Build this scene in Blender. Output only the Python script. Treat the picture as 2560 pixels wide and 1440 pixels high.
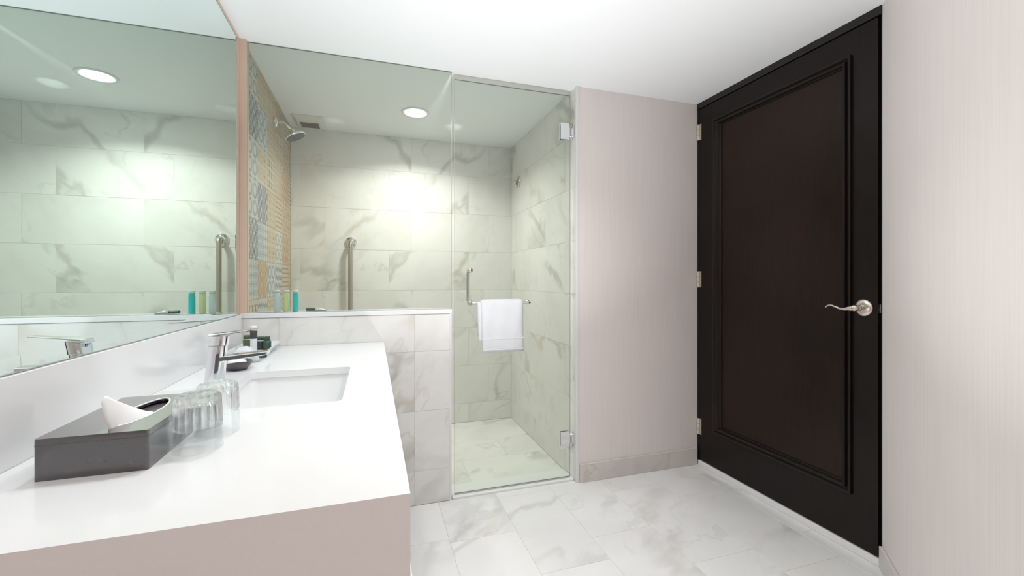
import bpy, bmesh, math, random
from mathutils import Vector, Matrix
random.seed(7)
PI = math.pi
scene = bpy.context.scene
for o in list(bpy.data.objects): bpy.data.objects.remove(o)

# ------------------------------------------------------------------ camera
cam_d = bpy.data.cameras.new('camera')
cam_d.sensor_width = 36.0
cam_d.lens = 1077.9 / 2560.0 * 36.0
cam_d.shift_y = -20.38 / 2560.0
cam_d.clip_start = 0.02
cam = bpy.data.objects.new('camera', cam_d)
scene.collection.objects.link(cam)
cam.location = (0, 0, 1.1151)
cam.rotation_euler = (PI / 2, 0, -math.radians(17.8785))
scene.camera = cam

# ------------------------------------------------------------------ world, exposure
w = bpy.data.worlds.new('world'); scene.world = w; w.use_nodes = True
w.node_tree.nodes['Background'].inputs[0].default_value = (0.9, 0.93, 1, 1)
w.node_tree.nodes['Background'].inputs[1].default_value = 0.0
vs = scene.view_settings
vs.view_transform = 'Standard'; vs.look = 'None'; vs.gamma = 1.0; vs.use_curve_mapping = False
vs.exposure = 0.60

# lamp powers (W) and colours; the lights are created inside the downlight builder
LAMPS = [  # x, y, watts, colour, recess depth, label
    (0.258, 2.80, 6.9, (1.0, 0.968, 0.905), 0.0, 'round white recessed downlight in the shower ceiling behind the glass'),
    (-0.24, 1.30, 3.0, (0.93, 0.97, 1.0), 0.055, 'round recessed downlight in the ceiling above the sink'),
    (0.54, 1.42, 7.8, (0.985, 0.985, 1.0), 0.07, 'round recessed fill downlight, added out of view in the ceiling over the open floor'),  # added out of view to fill the walls and floor with light
]
FILL_UPLIGHTS = [  # added fill lamps out of view: x, y, head height, watts, colour, label
    (0.44, 1.20, 0.13, 8.8, (0.98, 0.985, 1.0), 'small white fill lamp added out of view beside the vanity, shining at the ceiling'),
    (0.25, -0.60, 0.90, 8.2, (1.0, 0.88, 0.85), 'white fill lamp added behind the camera, shining at the ceiling'),
]

# ------------------------------------------------------------------ dimensions (metres)
H = 2.18
XL = -0.5588            # left painted wall
XT = -0.5443            # patterned tile face
XS = 1.066              # shower right wall face
XD = 1.878              # door wall
YP = 2.148              # wallpapered stub wall face
YG = 2.200              # glass plane
YH = 2.172              # half wall front
YB = 3.326              # shower back wall face
YN = 1.149              # near corner of door wall / angled wall
ZC = 0.816              # counter top
XC = 0.050              # counter front edge
YC = 0.6186             # counter near end
ZCAP = 0.967

# ------------------------------------------------------------------ node helpers
class E_:
    """tiny expression builder for math nodes"""
    def __init__(s, nt, sock): s.nt, s.s = nt, sock
    def _m(s, op, *a):
        n = s.nt.nodes.new('ShaderNodeMath'); n.operation = op
        for i, v in enumerate((s,) + a):
            if isinstance(v, E_): s.nt.links.new(v.s, n.inputs[i])
            else: n.inputs[i].default_value = v
        return E_(s.nt, n.outputs[0])
    def __add__(s, o): return s._m('ADD', o)
    def __sub__(s, o): return s._m('SUBTRACT', o)
    def __mul__(s, o): return s._m('MULTIPLY', o)
    def frac(s): return s._m('FRACT')
    def abs(s): return s._m('ABSOLUTE')
    def sqrt(s): return s._m('SQRT')
    def lt(s, o): return s._m('LESS_THAN', o)
    def gt(s, o): return s._m('GREATER_THAN', o)
    def min(s, o): return s._m('MINIMUM', o)
    def max(s, o): return s._m('MAXIMUM', o)
    def sin(s): return s._m('SINE')

def new_mat(name):
    m = bpy.data.materials.new(name); m.use_nodes = True
    nt = m.node_tree
    return m, nt, nt.nodes['Principled BSDF']

def simple(name, col, rough=0.5, metal=0.0, spec=0.5, noise=0.0, nscale=60, coat=0.0, bump=0.0):
    m, nt, b = new_mat(name)
    b.inputs['Base Color'].default_value = (*col, 1)
    b.inputs['Roughness'].default_value = rough
    b.inputs['Metallic'].default_value = metal
    b.inputs['Specular IOR Level'].default_value = spec
    b.inputs['Coat Weight'].default_value = coat
    b.inputs['Coat Roughness'].default_value = 0.05
    if noise or bump:
        tc = nt.nodes.new('ShaderNodeTexCoord'); n = nt.nodes.new('ShaderNodeTexNoise')
        n.inputs['Scale'].default_value = nscale; n.inputs['Detail'].default_value = 4
        nt.links.new(tc.outputs['Object'], n.inputs['Vector'])
        if noise:
            r = nt.nodes.new('ShaderNodeValToRGB')
            r.color_ramp.elements[0].color = (*[c * (1 - noise) for c in col], 1)
            r.color_ramp.elements[1].color = (*[min(1, c * (1 + noise)) for c in col], 1)
            r.color_ramp.elements[0].position = 0.3; r.color_ramp.elements[1].position = 0.7
            nt.links.new(n.outputs['Fac'], r.inputs[0]); nt.links.new(r.outputs[0], b.inputs['Base Color'])
        if bump:
            bp = nt.nodes.new('ShaderNodeBump'); bp.inputs['Strength'].default_value = bump; bp.inputs['Distance'].default_value = 0.002
            nt.links.new(n.outputs['Fac'], bp.inputs['Height']); nt.links.new(bp.outputs[0], b.inputs['Normal'])
    return m

def marble(name, base, vein, gold, rough=0.45, scale=1.0, strength=1.0):
    m, nt, b = new_mat(name)
    N, L = nt.nodes, nt.links
    tc = N.new('ShaderNodeTexCoord'); oi = N.new('ShaderNodeObjectInfo')
    comb = N.new('ShaderNodeCombineXYZ')
    r = E_(nt, oi.outputs['Random'])
    for i, k in enumerate((37.0, 91.0, 53.0)):
        L.new((r * k).s, comb.inputs[i])
    add = N.new('ShaderNodeVectorMath'); add.operation = 'ADD'
    L.new(tc.outputs['Object'], add.inputs[0]); L.new(comb.outputs[0], add.inputs[1])
    # coordinates stretched along a diagonal, so that the veins run aslant on every face
    cmb = N.new('ShaderNodeCombineXYZ')
    for i, (d, k) in enumerate((((0.577, 0.577, 0.577), 0.42), ((0.707, -0.707, 0.0), 1.35), ((0.408, 0.408, -0.816), 1.35))):
        dp = N.new('ShaderNodeVectorMath'); dp.operation = 'DOT_PRODUCT'
        L.new(add.outputs[0], dp.inputs[0]); dp.inputs[1].default_value = [c * k * scale for c in d]
        L.new(dp.outputs['Value'], cmb.inputs[i])
    class mp: outputs = [cmb.outputs[0]]
    def noise(sc, det, rg, dist, src):
        n = N.new('ShaderNodeTexNoise'); n.inputs['Scale'].default_value = sc; n.inputs['Detail'].default_value = det
        n.inputs['Roughness'].default_value = rg; n.inputs['Distortion'].default_value = dist
        L.new(src, n.inputs['Vector']); return E_(nt, n.outputs['Fac'])
    def ramp(src, p0, p1, c0=0.0, c1=1.0):
        q = N.new('ShaderNodeMapRange'); q.inputs['From Min'].default_value = p0; q.inputs['From Max'].default_value = p1
        q.inputs['To Min'].default_value = c0; q.inputs['To Max'].default_value = c1; q.interpolation_type = 'SMOOTHSTEP'
        L.new(src.s, q.inputs['Value']); return E_(nt, q.outputs[0])
    v1 = ramp((noise(1.15, 6, 0.50, 0.25, mp.outputs[0]) - 0.5).abs(), 0.0, 0.036, 1, 0)
    v2 = ramp((noise(2.6, 6, 0.52, 0.2, mp.outputs[0]) - 0.47).abs(), 0.0, 0.022, 1, 0)
    msk = ramp(noise(1.6, 3, 0.5, 0.3, add.outputs[0]), 0.42, 0.62)
    msk2 = ramp(noise(2.3, 3, 0.5, 0.3, mp.outputs[0]), 0.42, 0.7)
    cloud = ramp(noise(2.2, 5, 0.6, 0.4, mp.outputs[0]), 0.35, 0.75)
    spk = ramp(noise(38, 3, 0.6, 0.2, add.outputs[0]), 0.45, 0.75)
    veins = ((v1 * msk) * (0.50 * strength) + (v2 * msk2) * (0.30 * strength) + cloud * (0.20 * strength) + spk * (0.03 * strength)).min(1.0)
    gm = ramp(noise(3.0, 4, 0.6, 0.6, add.outputs[0]), 0.54, 0.74)
    c1 = N.new('ShaderNodeMix'); c1.data_type = 'RGBA'
    c1.inputs[6].default_value = (*vein, 1); c1.inputs[7].default_value = (*gold, 1); L.new(gm.s, c1.inputs[0])
    c2 = N.new('ShaderNodeMix'); c2.data_type = 'RGBA'
    c2.inputs[6].default_value = (*base, 1); L.new(c1.outputs[2], c2.inputs[7]); L.new(veins.s, c2.inputs[0])
    L.new(c2.outputs[2], b.inputs['Base Color'])
    b.inputs['Roughness'].default_value = rough
    b.inputs['Specular IOR Level'].default_value = 0.4
    return m

def glass_pane(name, tint):
    m = bpy.data.materials.new(name); m.use_nodes = True
    nt = m.node_tree; N, L = nt.nodes, nt.links; N.clear()
    out = N.new('ShaderNodeOutputMaterial'); mx = N.new('ShaderNodeMixShader')
    t = N.new('ShaderNodeBsdfTransparent'); t.inputs[0].default_value = (*tint, 1)
    g = N.new('ShaderNodeBsdfGlossy'); g.inputs['Roughness'].default_value = 0.0; g.inputs[0].default_value = (0.95, 1, 0.98, 1)
    fr = N.new('ShaderNodeFresnel'); fr.inputs[0].default_value = 1.45
    L.new((E_(nt, fr.outputs[0]) * 0.75).s, mx.inputs[0]); L.new(t.outputs[0], mx.inputs[1]); L.new(g.outputs[0], mx.inputs[2])
    L.new(mx.outputs[0], out.inputs[0])
    return m

def clear_glass(name, mixf):
    m = bpy.data.materials.new(name); m.use_nodes = True
    nt = m.node_tree; N, L = nt.nodes, nt.links; N.clear()
    out = N.new('ShaderNodeOutputMaterial'); mx = N.new('ShaderNodeMixShader'); mx.inputs[0].default_value = mixf
    g = N.new('ShaderNodeBsdfGlass'); g.inputs['Roughness'].default_value = 0.0; g.inputs['IOR'].default_value = 1.48
    g.inputs[0].default_value = (1, 1, 1, 1)
    t = N.new('ShaderNodeBsdfTransparent'); t.inputs[0].default_value = (0.99, 1.0, 1.0, 1)
    L.new(g.outputs[0], mx.inputs[1]); L.new(t.outputs[0], mx.inputs[2]); L.new(mx.outputs[0], out.inputs[0])
    return m

def emit(name, col, strength):
    m, nt, b = new_mat(name)
    b.inputs['Base Color'].default_value = (0.9, 0.9, 0.9, 1)
    b.inputs['Emission Color'].default_value = (*col, 1); b.inputs['Emission Strength'].default_value = strength
    return m

def wallpaper(name, col):
    m, nt, b = new_mat(name)
    N, L = nt.nodes, nt.links
    tc = N.new('ShaderNodeTexCoord'); mp = N.new('ShaderNodeMapping'); mp.inputs['Scale'].default_value = (1, 1, 0.02)
    L.new(tc.outputs['Object'], mp.inputs['Vector'])
    n = N.new('ShaderNodeTexNoise'); n.inputs['Scale'].default_value = 130; n.inputs['Detail'].default_value = 3; L.new(mp.outputs[0], n.inputs['Vector'])
    r = N.new('ShaderNodeValToRGB'); L.new(n.outputs['Fac'], r.inputs[0])
    r.color_ramp.elements[0].position = 0.3; r.color_ramp.elements[1].position = 0.7
    r.color_ramp.elements[0].color = (*[c * 0.972 for c in col], 1); r.color_ramp.elements[1].color = (*[min(1, c * 1.025) for c in col], 1)
    L.new(r.outputs[0], b.inputs['Base Color']); b.inputs['Roughness'].default_value = 0.6
    b.inputs['Specular IOR Level'].default_value = 0.3
    bp = N.new('ShaderNodeBump'); bp.inputs['Strength'].default_value = 0.12; bp.inputs['Distance'].default_value = 0.001
    L.new(n.outputs['Fac'], bp.inputs['Height']); L.new(bp.outputs[0], b.inputs['Normal'])
    return m

def wood(name, dark, light, rough=0.3):
    m, nt, b = new_mat(name)
    N, L = nt.nodes, nt.links
    tc = N.new('ShaderNodeTexCoord'); mp = N.new('ShaderNodeMapping'); mp.inputs['Scale'].default_value = (22, 22, 1.6)
    L.new(tc.outputs['Object'], mp.inputs['Vector'])
    n = N.new('ShaderNodeTexNoise'); n.inputs['Scale'].default_value = 5; n.inputs['Detail'].default_value = 6; n.inputs['Distortion'].default_value = 0.15
    L.new(mp.outputs[0], n.inputs['Vector'])
    n2 = N.new('ShaderNodeTexNoise'); n2.inputs['Scale'].default_value = 2.2; n2.inputs['Detail'].default_value = 2; L.new(tc.outputs['Object'], n2.inputs['Vector'])
    f = E_(nt, n.outputs['Fac']) * 0.4 + E_(nt, n2.outputs['Fac']) * 0.6
    r = N.new('ShaderNodeValToRGB'); L.new(f.s, r.inputs[0])
    r.color_ramp.elements[0].position = 0.36; r.color_ramp.elements[1].position = 0.64
    r.color_ramp.elements[0].color = (*dark, 1); r.color_ramp.elements[1].color = (*light, 1)
    L.new(r.outputs[0], b.inputs['Base Color']); b.inputs['Roughness'].default_value = rough
    b.inputs['Specular IOR Level'].default_value = 0.26
    return m

def pattern_mat(name, kind, bg, fg, fg2):
    """printed encaustic tile; pattern in the tile's own plane (local y, z; tile 0.195 m)"""
    m, nt, b = new_mat(name)
    N, L = nt.nodes, nt.links
    tc = N.new('ShaderNodeTexCoord'); sp = N.new('ShaderNodeSeparateXYZ'); L.new(tc.outputs['Object'], sp.inputs[0])
    u = E_(nt, sp.outputs['Y']) * 5.128 + 10.0
    v = E_(nt, sp.outputs['Z']) * 5.128 + 10.0
    def cell(k, ox=0.0, oy=0.0):
        return (u * (k * 1.15) + ox).frac() - 0.5, (v * (k * 1.15) + oy).frac() - 0.5
    def ln(a, c): return (a * a + c * c).sqrt()
    if kind == 0:     # diamond lattice
        a, c = cell(4); d = a.abs() + c.abs(); f = (d - 0.42).abs().lt(0.10); g = d.lt(0.16)
    elif kind == 1:   # rings
        a, c = cell(2); d = ln(a, c); f = (d - 0.38).abs().lt(0.08); g = (d - 0.14).abs().lt(0.06)
    elif kind == 2:   # overlapping petals
        a, c = cell(3); a2, c2 = cell(3, 0.5, 0.5); d = ln(a, c); e = ln(a2, c2); f = (d - 0.46).abs().lt(0.07).max((e - 0.46).abs().lt(0.07)); g = d.lt(0.12)
    elif kind == 3:   # rows of dashes
        a, c = cell(3); f = (c.abs().lt(0.3)) * (a.abs().lt(0.13)); a2, c2 = cell(6); g = (c2.abs().lt(0.12)) * (a2.abs().lt(0.3))
    elif kind == 4:   # eight point star
        a, c = cell(2); d = (a.abs().max(c.abs())).min((a.abs() + c.abs()) * 0.75); f = (d - 0.3).abs().lt(0.07); g = d.lt(0.12)
    elif kind == 5:   # chequer of small triangles
        a, c = cell(5); f = (a + c).gt(0.05); a2, c2 = cell(2.5); g = ln(a2, c2).lt(0.1)
    elif kind == 6:   # zigzag
        a, c = cell(4); f = (((a.abs() * 1.0 + v * 4.0).frac()) - 0.5).abs().lt(0.16); g = (c.abs()).lt(0.05)
    else:             # fine horizontal lines with dots
        a, c = cell(6); f = c.abs().lt(0.14); g = ln(a, c).lt(0.2)
    n = N.new('ShaderNodeTexNoise'); n.inputs['Scale'].default_value = 22; n.inputs['Detail'].default_value = 3; L.new(tc.outputs['Object'], n.inputs['Vector'])
    wear = E_(nt, n.outputs['Fac']) * 0.8 + 0.40
    c1 = N.new('ShaderNodeMix'); c1.data_type = 'RGBA'; c1.inputs[6].default_value = (*bg, 1); c1.inputs[7].default_value = (*fg, 1)
    L.new((f * wear).min(1.0).s, c1.inputs[0])
    c2 = N.new('ShaderNodeMix'); c2.data_type = 'RGBA'; L.new(c1.outputs[2], c2.inputs[6]); c2.inputs[7].default_value = (*fg2, 1)
    L.new((g * wear).min(1.0).s, c2.inputs[0])
    L.new(c2.outputs[2], b.inputs['Base Color']); b.inputs['Roughness'].default_value = 0.45
    return m

# ------------------------------------------------------------------ materials
M = {}
M['ceiling'] = simple('ceiling_paint', (0.88, 0.895, 0.905), 0.8, spec=0.2)
M['paper'] = wallpaper('wallpaper', (0.815, 0.758, 0.735))
M['beige'] = simple('beige_paint', (0.72, 0.56, 0.45), 0.6)
M['marble'] = marble('marble_tile', (0.85, 0.845, 0.82), (0.44, 0.43, 0.38), (0.52, 0.43, 0.28))
M['marble_floor'] = marble('marble_floor_tile', (0.86, 0.86, 0.855), (0.50, 0.49, 0.47), (0.60, 0.48, 0.35), rough=0.25, strength=0.75)
M['marble_base'] = marble('marble_skirting', (0.70, 0.66, 0.62), (0.40, 0.35, 0.31), (0.50, 0.38, 0.26), scale=1.8, strength=1.2)
M['grout'] = simple('grout', (0.70, 0.68, 0.62), 0.85)
M['grout_f'] = simple('floor_grout', (0.66, 0.64, 0.60), 0.85)
M['quartz'] = simple('white_quartz', (0.86, 0.87, 0.88), 0.12, spec=0.5, noise=0.01, nscale=300)
M['trim'] = simple('pale_edge_trim', (0.78, 0.78, 0.77), 0.35)
M['chrome'] = simple('chrome', (0.82, 0.83, 0.85), 0.06, metal=1)
M['steel'] = simple('brushed_steel', (0.52, 0.49, 0.45), 0.28, metal=1)
M['nickel'] = simple('satin_nickel', (0.74, 0.67, 0.60), 0.25, metal=1)
M['darksteel'] = simple('nozzle_face', (0.10, 0.10, 0.10), 0.35, metal=0.6)
M['mirror'] = simple('mirror_silver', (0.82, 0.935, 0.92), 0.0, metal=1)
M['mirror_edge'] = simple('mirror_ground_edge', (0.42, 0.44, 0.46), 0.25, metal=0.6)
M['glass'] = glass_pane('shower_glass', (0.951, 0.98, 0.962))
M['glass_edge'] = simple('glass_polished_edge', (0.66, 0.70, 0.67), 0.6)
M['glass_edge_dark'] = simple('glass_ground_edge', (0.25, 0.30, 0.29), 0.5)
M['tumbler'] = clear_glass('tumbler_cut_glass', 0.45)
M['tumbler_thin'] = clear_glass('tumbler_thin_glass', 0.88)
M['wood'] = wood('dark_stained_wood', (0.0055, 0.0036, 0.0029), (0.0100, 0.0058, 0.0042), 0.33)
M['wood_panel'] = wood('dark_stained_veneer', (0.0085, 0.0040, 0.0025), (0.0215, 0.0092, 0.0048), 0.33)
M['wood_frame'] = simple('black_brown_frame', (0.006, 0.005, 0.004), 0.4)
M['black'] = simple('black_plastic', (0.01, 0.01, 0.012), 0.3)
M['leather'] = simple('dark_faux_leather', (0.040, 0.036, 0.040), 0.20, spec=0.8, noise=0.15, nscale=40, coat=0.6)
_b = M['leather'].node_tree.nodes['Principled BSDF']; _b.inputs['Coat Weight'].default_value = 1.0; _b.inputs['Coat IOR'].default_value = 1.55; _b.inputs['Coat Roughness'].default_value = 0.06
M['white'] = simple('white_porcelain', (0.88, 0.89, 0.89), 0.1)
M['lacquer'] = simple('white_lacquer', (0.84, 0.84, 0.84), 0.3)
M['terry'] = simple('white_terry', (0.76, 0.785, 0.81), 0.95, spec=0.1, bump=0.8, nscale=420)
M['paper_t'] = simple('tissue_paper', (0.94, 0.94, 0.94), 0.9, spec=0.1)
M['slate'] = simple('dark_grey_resin', (0.10, 0.09, 0.095), 0.35, noise=0.2, nscale=30)
M['soap'] = simple('white_soap', (0.92, 0.92, 0.90), 0.4)
M['olive'] = simple('olive_green_label', (0.10, 0.13, 0.07), 0.4)
M['green'] = simple('dark_green_label', (0.05, 0.10, 0.07), 0.4)
M['dark_label'] = simple('charcoal_label', (0.06, 0.06, 0.07), 0.4)
M['teal'] = simple('teal_plastic', (0.02, 0.70, 0.74), 0.25)
M['lime'] = simple('pale_yellow_plastic', (0.84, 0.89, 0.50), 0.25)
M['paleblue'] = simple('pale_blue_plastic', (0.78, 0.89, 0.93), 0.25)
M['cap'] = simple('white_plastic', (0.85, 0.87, 0.88), 0.3)
M['acrylic'] = simple('frosted_acrylic', (0.80, 0.83, 0.86), 0.15)
M['vent'] = simple('vent_plastic', (0.72, 0.70, 0.64), 0.5)
M['vent_dark'] = simple('vent_grille_dark', (0.16, 0.13, 0.10), 0.7)
M['baffle'] = simple('matt_black_baffle', (0.006, 0.006, 0.006), 0.6)
M['saddle'] = marble('white_saddle_stone', (0.84, 0.85, 0.85), (0.7, 0.7, 0.68), (0.7, 0.66, 0.58), strength=0.4)

# ------------------------------------------------------------------ mesh helpers
COL = scene.collection
def link(name, me, mat=None, parent=None, loc=None, smooth=False):
    if mat is not None and not me.materials: me.materials.append(M[mat] if isinstance(mat, str) else mat)
    if smooth:
        for p in me.polygons: p.use_smooth = True
    o = bpy.data.objects.new(name, me); COL.objects.link(o)
    if loc is not None: o.location = loc
    if parent is not None: o.parent = parent
    return o
def fin(bm, name):
    bmesh.ops.recalc_face_normals(bm, faces=bm.faces)
    me = bpy.data.meshes.new(name); bm.to_mesh(me); bm.free(); return me
def box_bm(x0, x1, y0, y1, z0, z1, bevel=0.0, seg=1, bm=None):
    own = bm is None
    b = bmesh.new()
    vs = [b.verts.new((x, y, z)) for x in (x0, x1) for y in (y0, y1) for z in (z0, z1)]
    for f in ((0, 1, 3, 2), (4, 6, 7, 5), (0, 4, 5, 1), (2, 3, 7, 6), (0, 2, 6, 4), (1, 5, 7, 3)):
        b.faces.new([vs[i] for i in f])
    bmesh.ops.recalc_face_normals(b, faces=b.faces)
    if bevel: bmesh.ops.bevel(b, geom=b.edges[:], offset=bevel, segments=seg, affect='EDGES', profile=0.5)
    if own: return b
    tmp = bpy.data.meshes.new('t'); b.to_mesh(tmp); b.free(); bm.from_mesh(tmp); bpy.data.meshes.remove(tmp)
    return bm
def box(name, x0, x1, y0, y1, z0, z1, mat, parent=None, bevel=0.0, seg=1):
    """box whose object origin is at the middle of its base (world placed when it has no parent)"""
    cx, cy = (x0 + x1) / 2, (y0 + y1) / 2
    bm = box_bm(x0 - cx, x1 - cx, y0 - cy, y1 - cy, 0, z1 - z0, bevel, seg)
    return link(name, fin(bm, name), mat, parent, (cx, cy, z0))
def lathe_bm(profile, n=48, flute=None, bm=None, mtx=None):
    """profile: list of (r, z); closed at the axis where r == 0"""
    b = bmesh.new() if bm is None else bm
    rings = []
    for (r, z) in profile:
        if r <= 1e-6: rings.append([b.verts.new((0, 0, z))])
        else:
            ring = []
            for i in range(n):
                a = 2 * PI * i / n
                rr = r + (flute(r, z, a) if flute else 0)
                ring.append(b.verts.new((rr * math.cos(a), rr * math.sin(a), z)))
            rings.append(ring)
    for A, B in zip(rings, rings[1:]):
        for i in range(n):
            j = (i + 1) % n
            if len(A) == 1 and len(B) == 1: continue
            if len(A) == 1: b.faces.new((A[0], B[i], B[j]))
            elif len(B) == 1: b.faces.new((A[i], A[j], B[0]))
            else: b.faces.new((A[i], A[j], B[j], B[i]))
    if mtx is not None:
        bmesh.ops.transform(b, matrix=mtx, verts=[v for r in rings for v in r])
    return b
def lathe(name, profile, mat, parent=None, loc=(0, 0, 0), n=48, flute=None, mtx=None, smooth=True):
    return link(name, fin(lathe_bm(profile, n, flute, None, mtx), name), mat, parent, loc, smooth)
def loft_bm(sections, cap=True, bm=None):
    """sections: list of equal-length loops of points"""
    b = bmesh.new() if bm is None else bm
    R = [[b.verts.new(p) for p in s] for s in sections]
    n = len(R[0])
    for A, B in zip(R, R[1:]):
        for i in range(n):
            b.faces.new((A[i], A[(i + 1) % n], B[(i + 1) % n], B[i]))
    if cap:
        b.faces.new(R[0][::-1]); b.faces.new(R[-1])
    return b
def tube_bm(path, radii, n=16, bm=None, cap=True):
    P = [Vector(p) for p in path]
    if not isinstance(radii, (list, tuple)): radii = [radii] * len(P)
    secs = []; up = None
    for i, p in enumerate(P):
        t = (P[min(i + 1, len(P) - 1)] - P[max(i - 1, 0)]).normalized()
        if up is None:
            up = Vector((0, 0, 1)) if abs(t.z) < 0.9 else Vector((0, 1, 0))
        s = t.cross(up).normalized(); up2 = s.cross(t).normalized(); up = up2
        secs.append([p + radii[i] * (math.cos(2 * PI * k / n) * s + math.sin(2 * PI * k / n) * up2) for k in range(n)])
    return loft_bm(secs, cap, bm)
def tube(name, path, radii, mat, parent=None, n=16, loc=None):
    return link(name, fin(tube_bm(path, radii, n), name), mat, parent, loc, True)
def rrect(x0, x1, y0, y1, r, n=6):
    pts = []
    for cx, cy, a0 in ((x1 - r, y1 - r, 0), (x0 + r, y1 - r, PI / 2), (x0 + r, y0 + r, PI), (x1 - r, y0 + r, 1.5 * PI)):
        for k in range(n + 1):
            a = a0 + PI / 2 * k / n
            pts.append((cx + r * math.cos(a), cy + r * math.sin(a)))
    return pts
def empty(name, loc, label=None, cat=None, group=None, rz=0.0):
    o = bpy.data.objects.new(name, None); COL.objects.link(o); o.location = loc; o.rotation_euler = (0, 0, rz)
    o.empty_display_size = 0.05
    return tag(o, label, cat, group)
def tag(o, label=None, cat=None, group=None, kind=None):
    if label: o['label'] = label
    if cat: o['category'] = cat
    if group: o['group'] = group
    if kind: o['kind'] = kind
    return o
def struct(o): o['kind'] = 'structure'; return o
def smooth_angle(o, ang=40):
    me = o.data
    for p in me.polygons: p.use_smooth = True
    if hasattr(me, 'set_sharp_from_angle'): me.set_sharp_from_angle(angle=math.radians(ang))

# ================================================================== room shell
bm = bmesh.new()     # ceiling soffit with round holes for the recessed lamps, 0.12 m thick
CR = (-0.70, 2.05, -1.50, 3.45)
loops = [[bm.verts.new((x, y, H)) for x, y in ((CR[0], CR[2]), (CR[1], CR[2]), (CR[1], CR[3]), (CR[0], CR[3]))]]
for lx, ly, _, _, dep, _ in LAMPS:
    if dep: loops.append([bm.verts.new((lx + 0.0668 * math.cos(2 * PI * k / 40), ly + 0.0668 * math.sin(2 * PI * k / 40), H)) for k in range(40)])
ed = [bm.edges.new((L_[i], L_[(i + 1) % len(L_)])) for L_ in loops for i in range(len(L_))]
bmesh.ops.triangle_fill(bm, use_beauty=True, edges=ed)
r = bmesh.ops.extrude_face_region(bm, geom=bm.faces[:])
bmesh.ops.translate(bm, vec=(0, 0, 0.12), verts=[v for v in r['geom'] if isinstance(v, bmesh.types.BMVert)])
ceiling = struct(link('ceiling', fin(bm, 'ceiling'), 'ceiling'))
wall_left = struct(box('wall_left', XL - 0.12, XL, -1.50, 2.225, 0, H, 'beige'))
wall_rear = struct(box('wall_rear', XL, 1.10, -1.50, -1.40, 0, H, 'paper'))
# angled wall beside the door and the wall behind it
ax1, ay1 = 1.00, YN - (XD - 1.00)
bm = bmesh.new()
poly = [(XD, YN), (ax1, ay1), (ax1, -1.40), (ax1 + 0.1, -1.40), (ax1 + 0.1, ay1 - 0.03), (XD + 0.1, YN - 0.04), (XD + 0.1, YN)]
lo = [bm.verts.new((x, y, 0)) for x, y in poly]; hi = [bm.verts.new((x, y, H)) for x, y in poly]
bm.faces.new(lo[::-1]); bm.faces.new(hi)
for i in range(len(poly)):
    j = (i + 1) % len(poly); bm.faces.new((lo[i], lo[j], hi[j], hi[i]))
wall_angled = struct(link('wall_right', fin(bm, 'wall_right'), 'paper'))
# stub wall between shower and entrance door (wallpapered front)
wall_stub = struct(box('wall_front', XS + 0.006, XD + 0.10, YP, YB + 0.10, 0, H, 'paper'))
# pocket behind the door so nothing shows through the gaps
wall_door = struct(box('wall_door', XD + 0.060, XD + 0.10, YN, YP, 0, H, 'wood_frame'))

# ---------------------------------------------------------------- tile makers (shared meshes)
_tm = {}
TG = 0.0008   # half joint
TT = 0.009    # tile thickness
def tile_mesh(ax, a, c, mat, key=''):
    """tile lying in the plane normal to axis ax, centred, its face at +ax side half thickness"""
    k = (ax, round(a, 3), round(c, 3), mat, key)
    if k not in _tm:
        h = TT / 2
        if ax == 'y': b = box_bm(-a / 2, a / 2, -h, h, -c / 2, c / 2, 0.0006)
        elif ax == 'x': b = box_bm(-h, h, -a / 2, a / 2, -c / 2, c / 2, 0.0006)
        else: b = box_bm(-a / 2, a / 2, -c / 2, c / 2, -h, h, 0.0006)
        me = fin(b, 'tile'); me.materials.append(M[mat] if isinstance(mat, str) else mat); _tm[k] = me
    return _tm[k]
def cuts(lo, hi, phase, pitch):
    xs = [lo]; k = math.ceil((lo - phase) / pitch + 1e-6)
    while phase + k * pitch < hi - 1e-6:
        v = phase + k * pitch
        if v - xs[-1] > 0.02 and hi - v > 0.02: xs.append(v)
        k += 1
    return xs + [hi]
def tiles_on(parent, ax, face, sign, a_rng, c_rng, c_phase, c_pitch, a_phases, a_pitch, mat, name='tile', holes=None):
    """rows along c, pieces along a. ax = normal axis. face = coordinate of the visible face, sign = side it looks to"""
    cs = cuts(c_rng[0], c_rng[1], c_phase, c_pitch)
    for i in range(len(cs) - 1):
        ph = a_phases(i, (cs[i] + cs[i + 1]) / 2)
        xs = cuts(a_rng[0], a_rng[1], ph, a_pitch)
        for j in range(len(xs) - 1):
            a = xs[j + 1] - xs[j] - 2 * TG; c = cs[i + 1] - cs[i] - 2 * TG
            ca, cc = (xs[j] + xs[j + 1]) / 2, (cs[i] + cs[i + 1]) / 2
            n = face - sign * TT / 2 + random.uniform(-0.0003, 0.0003)
            p = {'y': (ca, n, cc), 'x': (n, ca, cc), 'z': (ca, cc, n)}[ax]
            o = link(name, tile_mesh(ax, a, c, mat))
            o.parent = parent; o.location = Vector(p) - parent.location
BD = 0.0014  # grout bed depth below the tile faces

# shower back wall
wall_back = struct(box('wall_back', XT - 0.1, XS + 0.006, YB + BD, YB + 0.10, 0, H, 'grout'))
tiles_on(wall_back, 'y', YB + 0.0, -1, (XT, XS), (0, H), 0.149, 0.296, lambda i, z: 0.115 if int(round((z - 0.297) / 0.296)) % 2 == 1 else 0.275, 0.60, 'marble')
# shower right wall
wall_sr = struct(box('wall_shower_right', XS + BD, XS + 0.0065, YP + 0.012, YB + BD, 0, H, 'grout'))
tiles_on(wall_sr, 'x', XS, -1, (YP + 0.014, YB - 0.001), (0, H), 0.149, 0.296, lambda i, z: 2.60 if i % 2 else 2.90, 0.60, 'marble')
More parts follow.
